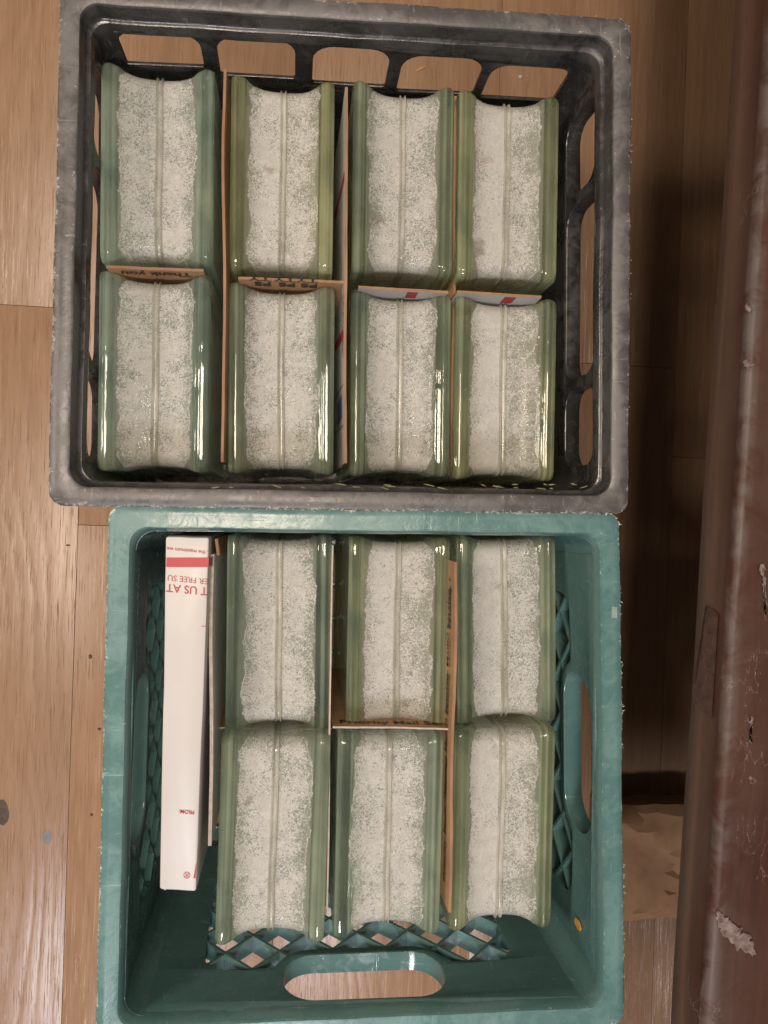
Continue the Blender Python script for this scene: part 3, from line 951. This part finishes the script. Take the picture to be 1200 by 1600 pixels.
    for r in srs:
        for p in r:
            h = noise.noise_vector(Vector((variant * 9 + 2, p.y * 22, p.z * 22)))
            p.x += h.x * 0.0010
    svs = [p for r in srs for p in r]
    sfs = []
    for i in range(len(srs) - 1):
        for j in range(n):
            k = (j + 1) % n
            sfs.append((i * n + j, i * n + k, (i + 1) * n + k, (i + 1) * n + j))
    sm = bpy.data.meshes.new('seam_bead')
    sm.from_pydata([tuple(v) for v in svs], [], sfs)
    sm.materials.append(M['seam'])
    bm = bmesh.new(); bm.from_mesh(sm); bmesh.ops.recalc_face_normals(bm, faces=bm.faces); bm.to_mesh(sm); bm.free()
    sm.shade_smooth(); sm.set_sharp_from_angle(angle=math.radians(60))
    return me, cm, sm
variants = [block_parts(k) for k in range(5)]
BL = [  # TL, TR, BR, BL in the photograph, top height, tint (0 sea green .. 1 yellow green), variant, label
    ((157, 90), (336, 104), (332, 413), (152, 408), 0.210, 0.12, 0, 'sea green glass block in the top left corner of the black crate'),
    ((358, 110), (524, 125), (521, 428), (359, 420), 0.210, 0.95, 1, 'yellow green glass block in the upper row of the black crate, second from the left'),
    ((551, 119), (712, 133), (708, 430), (550, 422), 0.210, 0.45, 2, 'glass block in the upper row of the black crate right of the white divider card'),
    ((717, 134), (875, 147), (872, 441), (716, 432), 0.210, 0.80, 0, 'glass block in the top right corner of the black crate'),
    ((154, 420), (329, 427), (325, 739), (149, 734), 0.206, 0.05, 1, 'dark green glass block in the bottom left corner of the black crate'),
    ((357, 437), (524, 444), (522, 741), (353, 740), 0.206, 0.35, 2, 'glass block in the lower row of the black crate, directly below the yellow green one'),
    ((546, 448), (707, 456), (703, 746), (548, 742), 0.206, 0.40, 0, 'glass block in the lower row of the black crate, third from the left'),
    ((711, 458), (872, 464), (867, 754), (710, 746), 0.206, 0.85, 1, 'glass block in the bottom right corner of the black crate'),
    ((356, 836), (520, 836), (517, 1143), (348, 1147), 0.203, 0.15, 2, 'dark green glass block in the teal crate right beside the white box, upper row'),
    ((545, 838), (706, 841), (700, 1141), (539, 1144), 0.203, 0.65, 0, 'middle glass block of the upper row in the teal crate'),
    ((714, 838), (871, 834), (869, 1131), (714, 1137), 0.203, 0.50, 1, 'glass block in the top right corner of the teal crate'),
    ((346, 1151), (518, 1150), (507, 1477), (332, 1483), 0.219, 0.25, 2, 'lower left glass block of the teal crate, nearest the foot of the white box'),
    ((527, 1150), (693, 1147), (690, 1466), (521, 1469), 0.219, 0.20, 0, 'middle glass block of the lower row in the teal crate above the handle hole'),
    ((711, 1140), (869, 1137), (863, 1455), (702, 1460), 0.219, 0.70, 1, 'glass block in the lower right of the teal crate below the right hand lattice'),
]
for i, (c1, c2, c3, c4, zt_, tint, var, lab) in enumerate(BL):
    tl, tr, br, bl = [P(x, y, zt_) for x, y in (c1, c2, c3, c4)]
    ax = ((tr - tl) + (br - bl)) / 2
    ay = ((tl - bl) + (tr - br)) / 2
    cen = (tl + tr + br + bl) / 4
    ang = (math.atan2(ax.y, ax.x) + math.atan2(ay.y, ay.x) - math.pi / 2) / 2
    root = empty('glass_block', (cen.x, cen.y, 0.010), ang)
    # leave a hair between neighbours
    root.scale = (ax.length / T * 0.992, ay.length / L * 1.0, (zt_ - 0.010) / H)
    if i % 2: root.rotation_euler = (0, 0, ang)
    props(root, lab, 'glass block', 'glass blocks standing on edge in the two crates')
    me, cm, sm = variants[(i * 3 + var) % 5]
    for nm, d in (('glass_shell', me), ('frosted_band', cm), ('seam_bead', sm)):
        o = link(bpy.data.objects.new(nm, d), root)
        o['tint'] = tint
        o['asym'] = (0.15, 0.5, 0.1, 0.9, 0.1, 0.2, 0.25, 1.0, 0.1, 0.8, 1.0, 0.3, 0.2, 1.0)[i]

# ------------------------------------------------------------------ cardboard dividers
def card(name, p0, p1, z0, z1, mat_left, mat_right, edge_mat=None, th=0.0019, seed=0, rag=0.0012, bend=0.0020):
    """upright sheet from p0 to p1 (pixels seen at its top height); left/right as you walk from p0 to p1"""
    A, B = P(p0[0], p0[1], z1), P(p1[0], p1[1], z1)
    cen = (A + B) / 2
    root = empty(name, (cen.x, cen.y, z0))
    d = (B - A); Ln = d.length; d.normalize()
    nl = Vector((-d.y, d.x, 0))
    N, K = 44, 6
    def pt(s, f, off):
        z = z0 + (z1 - z0) * f
        if f == 1: z += rag * noise.noise(Vector((s * Ln * 55, seed, 0))) + 0.5 * rag * noise.noise(Vector((s * Ln * 260, seed, 3)))
        b_ = bend * noise.noise(Vector((s * Ln * 9, f * 1.2, seed + 8)))
        q = A + d * (s * Ln) + nl * (off + b_)
        return Vector((q.x - cen.x, q.y - cen.y, z - z0))
    vs = []
    for side in (1, -1):
        for k in range(K + 1):
            for i in range(N + 1): vs.append(pt(i / N, k / K, side * th / 2))
    W_, H_ = N + 1, (N + 1) * (K + 1)
    fs, fm = [], []
    for s in range(2):
        for k in range(K):
            for i in range(N):
                a_ = s * H_ + k * W_ + i
                f = (a_, a_ + 1, a_ + W_ + 1, a_ + W_)
                fs.append(f if s else f[::-1]); fm.append(s)
    for i in range(N):
        a_ = K * W_ + i
        fs.append((a_ + 1, a_, H_ + a_, H_ + a_ + 1)); fm.append(2)
        fs.append((i, i + 1, H_ + i + 1, H_ + i)); fm.append(2)
    for k in range(K):
        a_ = k * W_
        fs.append((a_, a_ + W_, H_ + a_ + W_, H_ + a_)); fm.append(2)
        a_ += N
        fs.append((a_ + W_, a_, H_ + a_, H_ + a_ + W_)); fm.append(2)
    sh = fixn(mesh('sheet', vs, fs, [mat_left, mat_right, edge_mat or M['kraftedge']], root, fm=fm, smooth=30))
    def face(s, z, side, lift=0.0016):
        """local point on a face: side +1 left, -1 right"""
        q = pt(s, (z - z0) / (z1 - z0) * 0.999, side * (th / 2 + lift))
        return q
    return root, face, d, nl, Ln
UP, DN = Vector((0, 0, 1)), Vector((0, 0, -1))
def strip(root, face, s0, s1, za, zb_, side, mat, slant=0.0, lift=0.0003):
    pts = [face(s0, za, side, lift), face(s1, za, side, lift), face(s1 + slant, zb_, side, lift), face(s0 + slant, zb_, side, lift)]
    return quad_sheet('print_stripe', pts, mat, root)
G = 'cardboard dividers standing between the glass blocks'
# walking downward in the picture: left of travel is the picture's right
r_, f_, d_, n_, Ln_ = card('divider', (351, 108), (349, 722), 0.012, 0.222, M['kraft'], M['white'], seed=1)
props(r_, 'cardboard divider between the two left columns of the black crate, brown on its right', 'divider', G)
strip(r_, f_, 0.40, 0.44, 0.20, 0.06, -1, M['red'], 0.10)
strip(r_, f_, 0.76, 0.80, 0.21, 0.05, -1, M['red'], 0.08)
r_, f_, d_, n_, Ln_ = card('divider', (541, 136), (539, 724), 0.012, 0.2265, M['kraft'], M['white'], seed=2, rag=0.003)
props(r_, 'white cardboard divider with blue lettering and red marks in the middle of the black crate', 'divider', G)
strip(r_, f_, 0.215, 0.240, 0.221, 0.100, -1, M['red'], -0.05)
strip(r_, f_, 0.640, 0.665, 0.221, 0.100, -1, M['red'], -0.05)
strip(r_, f_, 0.805, 0.870, 0.205, 0.150, -1, M['blue'])
strip(r_, f_, 0.786, 0.789, 0.221, 0.100, -1, M['ink'], -0.02)
strip(r_, f_, 0.895, 0.898, 0.221, 0.100, -1, M['ink'], -0.02)
o = f_(0.575, 0.2195, -1, 0.0004)
text("TRACKED\nINSURED", 0.0105, M['blue'], f_(0.54, 0.2185, -1, 0.0006), d_, UP * 1.0, r_, lift=0.0)
r_, f_, d_, n_, Ln_ = card('divider', (713, 150), (706, 742), 0.012, 0.1900, M['kraft'], M['kraft'], seed=3, th=0.0018)
props(r_, 'low brown cardboard divider between the two right columns of the black crate', 'divider', G)
# between the rows, walking left to right: right of travel faces down the picture
def words(root, face, d, body, size, s, z, side, mat, flip=True, bold=0.0003):
    """upside-down lettering: lines stand on their heads in the photo"""
    X = -d if side < 0 else d
    text(body, size, mat, face(s, z, side, 0.0007), X, DN, root, bold=bold, lift=0.0)
r_, f_, d_, n_, Ln_ = card('divider', (166, 416), (318, 421), 0.012, 0.2115, M['white'], M['kraft'], seed=4)
props(r_, 'brown cardboard divider lettered upside down behind the bottom left block of the black crate', 'divider', G)
words(r_, f_, d_, 'Thank you', 0.0115, 0.86, 0.2075, -1, M['ink'])
r_, f_, d_, n_, Ln_ = card('divider', (372, 434), (538, 442), 0.012, 0.2130, M['white'], M['kraft'], seed=5)
props(r_, 'brown cardboard divider with three upside down black marks below the yellow green block', 'divider', G)
for s in (0.22, 0.45, 0.66): words(r_, f_, d_, 'PS\nTY', 0.0130, s + 0.09, 0.2095, -1, M['ink'])
r_, f_, d_, n_, Ln_ = card('divider', (560, 448), (700, 456), 0.012, 0.2120, M['kraft'], M['white'], seed=6)
props(r_, 'white divider card with a red mark, right of the two brown lettered dividers', 'divider', G)
strip(r_, f_, 0.55, 0.67, 0.210, 0.195, -1, M['red'], 0.0)
r_, f_, d_, n_, Ln_ = card('divider', (714, 457), (846, 463), 0.012, 0.2120, M['kraft'], M['white'], seed=7)
props(r_, 'white red-marked divider card behind the bottom right block of the black crate', 'divider', G)
strip(r_, f_, 0.58, 0.71, 0.210, 0.195, -1, M['red'], 0.0)
# teal crate
r_, f_, d_, n_, Ln_ = card('divider', (521, 852), (512, 1420), 0.012, 0.2130, M['whitedull'], M['kraft'], M['cardedge'], seed=8, th=0.0012)
props(r_, 'thin divider card between the left and middle columns of the teal crate', 'divider', G)
strip(r_, f_, 0.05, 0.085, 0.208, 0.06, 1, M['red'], 0.05)
r_, f_, d_, n_, Ln_ = card('divider', (713, 878), (703, 1426), 0.012, 0.2260, M['white'], M['kraft'], seed=9, th=0.0020)
props(r_, 'brown cardboard divider lettered in black between the middle and right columns of the teal crate', 'divider', G)
strip(r_, f_, 0.015, 0.055, 0.222, 0.08, 1, M['red'], 0.0)
for s in (0.20, 0.45, 0.70, 0.94):
    # the words run up the picture, tops toward the left wall
    text('Priority Mail® Service', 0.0105, M['ink'], f_(s, 0.2140, -1, 0.0008), -d_, DN, r_, bold=0.00025, lift=0.0)
r_, f_, d_, n_, Ln_ = card('divider', (338, 1137), (518, 1138), 0.012, 0.1740, M['kraft'], M['whitedull'], M['cardedge'], seed=10, th=0.0012)
props(r_, 'thin brown card edge between the two left blocks of the teal crate', 'divider', G)
r_, f_, d_, n_, Ln_ = card('divider', (520, 1138), (700, 1141), 0.012, 0.2150, M['kraft'], M['whitedull'], M['cardedge'], seed=11, th=0.0013)
props(r_, 'brown divider card with black lettering between the two middle blocks of the teal crate', 'divider', G)
words(r_, f_, d_, 'Priority Mail Service', 0.012, 0.06, 0.208, 1, M['ink'])
r_, f_, d_, n_, Ln_ = card('divider', (722, 1134), (852, 1133), 0.012, 0.1740, M['kraft'], M['white'], M['cardedge'], seed=12, th=0.0012)
props(r_, 'pale divider card edge between the two right blocks of the teal crate', 'divider', G)

# ------------------------------------------------------------------ the white box and the card beside it
ZB = 0.236
tl, tr, br, bl = P(259, 838, ZB), P(327, 840, ZB), P(306, 1393, ZB), P(249, 1390, ZB)
cen = (tl + tr + br + bl) / 4
box = empty('cardboard_box', (cen.x, cen.y, 0.012))
props(box, 'narrow white cardboard box with red band and upside down print in the teal crate', 'box')
def lp(p): return Vector((p.x - cen.x, p.y - cen.y, p.z - 0.012))
q = [lp(p) for p in (bl, br, tr, tl)]
rings = []
for (dz, off) in ((-ZB + 0.012, -0.001), (-0.08, 0.0006), (-0.02, 0.0002), (-0.0012, 0.0), (-0.0003, -0.0004), (0, -0.0012)):
    rings.append([(p.x, p.y, ZB - 0.012 + dz) for p in roundquad(q, off, 0.0016 + off * 0.5, 3, 14, 0.0005, 4)])
loft('carton', rings, M['white'], box, caps=True, smooth=40)
X = (bl - br).normalized(); Yd = (br - tr).normalized()     # upside down: reads right to left, tops toward the bottom of the picture
def bx(px, py): return lp(P(px, py, ZB))
Ex = (lp(br) - lp(bl)).normalized()
def band(name, pa, pb, y0, y1, mat):
    quad_sheet(name, [bx(pa, y1) + Vector((0, 0, 0.0003)), bx(pb, y1) + Vector((0, 0, 0.0003)), bx(pb + 0.5, y0) + Vector((0, 0, 0.0003)), bx(pa + 0.5, y0) + Vector((0, 0, 0.0003))], mat, box)
band('red_band', 259.6, 325.8, 871, 886, M['red'])
# band continues down the right side of the carton
a0, a1 = bx(327, 871), bx(326.4, 886)
o_ = Vector((0.0009, 0, 0))
quad_sheet('red_band', [a1 + o_ + Vector((0, 0, -0.001)), a0 + o_ + Vector((0, 0, -0.001)), a0 + o_ + Vector((0.0004, 0, -0.10)), a1 + o_ + Vector((0.0004, 0, -0.10))], M['red'], box)
YT = -Yd * -1
def btext(body, size, px, py, mat, bold=0.0, align='LEFT'):
    text(body, size, mat, bx(px, py), X, Yd, box, bold=bold, align=align, lift=0.00035)
btext(', the maximum we', 0.0037, 325.5, 861.0, M['redtxt'], 0.00005)
btext('ER FREE SU', 0.0056, 325.5, 904.5, M['redtxt'], 0.0)
btext('T US AT', 0.0077, 324.5, 918.5, M['redtxt'], 0.0001)
btext('FROM:', 0.0036, 304, 1266.5, M['redtxt'], 0.0001)
btext('®', 0.0062, 297.5, 1362.5, M['redtxt'], 0.0)
_u = Vector((0, 0, 0.0004))
quad_sheet('print_stroke', [bx(302.2, 1372) + _u, bx(305.6, 1372) + _u, bx(307.0, 1349) + _u, bx(306.2, 1349) + _u], M['redtxt'], box)
band('print_tick', 314.5, 322, 978, 979, M['redtxt'])
# scrap sticking out at the foot of the box
c0 = bx(262, 1395)
quad_sheet('paper_scrap', [c0 + Vector((-0.007, -0.0065, -0.020)), c0 + Vector((-0.0050, -0.0080, -0.020)), c0 + Vector((0.0035, -0.0005, -0.018)), c0 + Vector((0.0005, 0.0010, -0.018))], M['white'], box)
r_, f_, d_, n_, Ln_ = card('divider', (333, 866), (327, 1322), 0.012, 0.222, M['whitedull'], M['white'], M['cardedge'], seed=13, th=0.0024)
props(r_, 'greyish white card sheet squeezed between the white box and the glass blocks', 'divider', G)
A_ = f_(0.0, 0.215, 1, 0.0)
fl = card('divider', (337, 842), (340, 868), 0.060, 0.2200, M['kraft'], M['kraft'], seed=14, th=0.0020)
props(fl[0], 'short brown card flap with black letters at the head of the white box', 'divider', G)
text('AVY', 0.0105, M['ink'], fl[1](0.05, 0.205, 1, 0.0008), fl[2], UP, fl[0], bold=0.0003, lift=0.0)

# ------------------------------------------------------------------ dry grass on the ledge of the black crate
vs, fs = [], []
rnd = random.Random(5)
spots = [(rnd.uniform(600, 930), rnd.uniform(756, 764)) for _ in range(15)] + [(rnd.uniform(280, 560), rnd.uniform(754, 762)) for _ in range(6)]
for (px, py) in spots:
    c = P(px, py, 0.2375)
    a = rnd.uniform(-0.5, 0.5) + (math.pi if rnd.random() < 0.5 else 0)
    ln = rnd.uniform(0.0015, 0.0045)
    d = Vector((math.cos(a), math.sin(a) * 0.6, rnd.uniform(-0.1, 0.15))) * ln
    e = Vector((-d.y, d.x, 0)).normalized() * 0.00035
    b0 = len(vs)
    up = Vector((0, 0, 0.0005))
    vs += [c - d - e, c - d + e, c + e * 1.2 + up, c - e * 1.2 + up, c + d]
    fs += [(b0, b0 + 1, b0 + 2, b0 + 3), (b0 + 3, b0 + 2, b0 + 4)]
g = mesh('grass_clippings', vs, fs, M['straw'], smooth=0)
props(g, 'dry green grass clippings scattered on the lower ledge of the black crate', 'clippings', kind='stuff')

# ------------------------------------------------------------------ bench at the right
ZL, ZH = 0.33, 0.368
e0, e1 = P(1150, -40, ZL), P(1043, 1640, ZL)
d = (e0 - e1).normalized()
nrm = Vector((d.y, -d.x, 0))                 # toward the right
ctr = (e0 + e1) / 2
bench = empty('bench', (ctr.x, ctr.y, 0), math.atan2(d.y, d.x) - math.pi / 2)
props(bench, 'dark reddish brown varnished wooden bench with worn edge along the right side', 'bench')
half = (e0 - e1).length / 2
y0, y1, xw = -half - 0.165, half + 0.50, 0.42
sec = []
def rsec():
    pts = [(0.0, ZL + 0.001, 0.3), (0.0008, ZL, 0.3), (xw, ZL, 0), (xw, ZH, 0), (0.030, ZH, 0.0), (0.009, ZH, 0.30)]
    for k in range(6):
        a = math.radians(90 + 90 * k / 5)
        pts.append((0.0048 + 0.0046 * math.cos(a), ZH - 0.0046 + 0.0046 * math.sin(a), 1.0))
    pts.append((0.0001, ZH - 0.0065, 0.15)); pts.append((0.0, ZL + 0.012, 0.0))
    return pts
sp = rsec()
N = 60
vs, ev = [], []
for i in range(N + 1):
    y = y0 + (y1 - y0) * i / N
    for (x, z, e) in sp:
        h = 0.0011 * noise.noise(Vector((x * 20, y * 13, z * 20)))
        vs.append((x + h, y, z + h * 0.6)); ev.append(e)
K = len(sp)
fs = []
for i in range(N):
    for j in range(K):
        k = (j + 1) % K
        fs.append((i * K + j, i * K + k, (i + 1) * K + k, (i + 1) * K + j))
fs.append(tuple(range(K))); fs.append(tuple(N * K + k for k in range(K - 1, -1, -1)))
seat = mesh('seat', vs, fs, M['bench'], bench, smooth=50, edge=ev)
sa = seat.data.attributes.new('side', 'FLOAT', 'POINT')
sa.data.foreach_set('value', [1.0 if (x < 0.0009 and z < ZH - 0.010) else 0.0 for _ in range(N + 1) for (x, z, e) in sp])
fixn(seat)
for (x, y) in ((0.30, y0 + 0.05), (0.36, y0 + 0.05), (0.36, y1 - 0.05), (0.30, y1 - 0.05)):
    boxm('leg', x, x + 0.045, y - 0.0225, y + 0.0225, 0.0, ZL - 0.001, M['bench'], bench, 0.002)
boxm('side_light_blocker', 0.23, 0.245, y0 + 0.01, y1 - 0.01, 0.0, ZL - 0.0008, M['bench'], bench, 0.002)  # added panel, shuts stray light off the floor below the seat
boxm('end_light_blocker', 0.02, 0.229, y1 - 0.03, y1 - 0.014, 0.0, ZL - 0.0008, M['bench'], bench, 0.002)  # added too, closes the far end against light
def patch(pxs, z, mat, name, side=True, seed=0, lift=0.0006):
    """irregular worn patch on the bench's edge face (side) or top"""
    inv = Matrix.Rotation(-(math.atan2(d.y, d.x) - math.pi / 2), 3, 'Z')
    pts = []
    for (px, py) in densify(pxs, 3):
        px += 7.0 * noise.noise(Vector((px * 0.21, py * 0.17, seed))); py += 7.0 * noise.noise(Vector((px * 0.19, py * 0.23, seed + 3)))
        if side:
            # meet the plane x = 0 of the bench
            best = None
            for k in range(60):
                z_ = ZL + (ZH - ZL) * k / 59
                p = inv @ (P(px, py, z_) - Vector((ctr.x, ctr.y, 0)))
                if best is None or abs(p.x) < abs(best.x): best = p
            pts.append(Vector((-lift - 0.0005, best.y, min(best.z, ZH - 0.011))))
        else:
            p = inv @ (P(px, py, ZH) - Vector((ctr.x, ctr.y, 0)))
            pts.append(Vector((p.x, p.y, ZH + lift + 0.0003)))
    mesh(name, pts, [tuple(range(len(pts)))], mat, bench, smooth=0)
patch([(1103, 948), (1115, 952), (1132, 968), (1134, 985), (1132, 1050), (1122, 1095), (1116, 1122), (1104, 1112), (1086, 1096), (1090, 1050), (1098, 1000), (1100, 970)], 0, M['patch'], 'worn_patch', True, 3)
patch([(1118, 1422), (1128, 1428), (1150, 1446), (1172, 1466), (1180, 1488), (1172, 1492), (1150, 1480), (1130, 1462), (1120, 1445)], 0, M['bare'], 'scrape_mark', False, 5)
patch([(1161, 478), (1166, 474), (1173, 484), (1170, 489), (1163, 484)], 0, M['bare'], 'edge_chip', False, 11)
patch([(1160, 566), (1167, 562), (1174, 572), (1168, 576), (1162, 572)], 0, M['bare'], 'edge_chip', False, 12)
patch([(1188, 880), (1192, 880), (1196, 930), (1194, 960), (1191, 930)], 0, M['bare'], 'scratch_mark', False, 8)
patch([(1172, 1118), (1174, 1118), (1172, 1160), (1170, 1158)], 0, M['bare'], 'scratch_mark', False, 9)

# ------------------------------------------------------------------ paper bag under the bench
c = P(1030, 1350, 0.05)
bag = empty('paper_bag', (c.x, c.y, 0), math.radians(-2))
props(bag, 'crumpled brown paper bag lying on the floor between the teal crate and the bench', 'bag')

wx = 0.15
ty = P(1030, 1262, 0.040).y - c.y; by = P(1030, 1441, 0.040).y - c.y
NXb, NYb = 13, 14
rb = random.Random(21)
vs, fs = [], []
fold = [(-0.02, 0.03, 0.6, 0.0032), (0.03, -0.02, -0.9, 0.0036), (0.06, 0.01, 0.3, 0.0032), (0.02, 0.05, 2.5, 0.003)]
for i in range(NXb + 1):
    for j in range(NYb + 1):
        edge_ = i in (0, NXb) or j in (0, NYb)
        x = -0.055 + wx * (i + (0 if edge_ else rb.uniform(-0.28, 0.28))) / NXb
        y = by + (ty - by) * (j + (0 if edge_ else rb.uniform(-0.28, 0.28))) / NYb
        z = 0.036 + 0.004 * noise.noise(Vector((x * 14, y * 14, 2)))
        for fx, fy, sl, h in fold:                     # long folds
            dd_ = abs((x - fx) * sl + (y - fy)) / math.hypot(sl, 1)
            z += h * max(0, 1 - dd_ / 0.010)
        z += rb.uniform(-0.0010, 0.0010)
        if edge_: z -= 0.004; y += rb.uniform(-0.0010, 0.0010) if j in (0, NYb) else 0
        vs.append((x, y, z))
for i in range(NXb):
    for j in range(NYb):
        a = i * (NYb + 1) + j
        q_ = (a, a + NYb + 1, a + NYb + 2, a + 1)
        if rb.random() < 0.5: fs += [(q_[0], q_[1], q_[2]), (q_[0], q_[2], q_[3])]
        else: fs += [(q_[0], q_[1], q_[3]), (q_[1], q_[2], q_[3])]
b0 = len(vs)
per = [i * (NYb + 1) for i in range(NXb + 1)] + [NXb * (NYb + 1) + j for j in range(1, NYb + 1)] + [i * (NYb + 1) + NYb for i in range(NXb - 1, -1, -1)] + [j for j in range(NYb - 1, 0, -1)]
for k in per: vs.append((vs[k][0] * 0.97, vs[k][1] * 0.97, 0.0006))
m_ = len(per)
for k in range(m_): fs.append((per[k], per[(k + 1) % m_], b0 + (k + 1) % m_, b0 + k))
fixn(mesh('bag_body', vs, fs, M['bag'], bag, smooth=26))
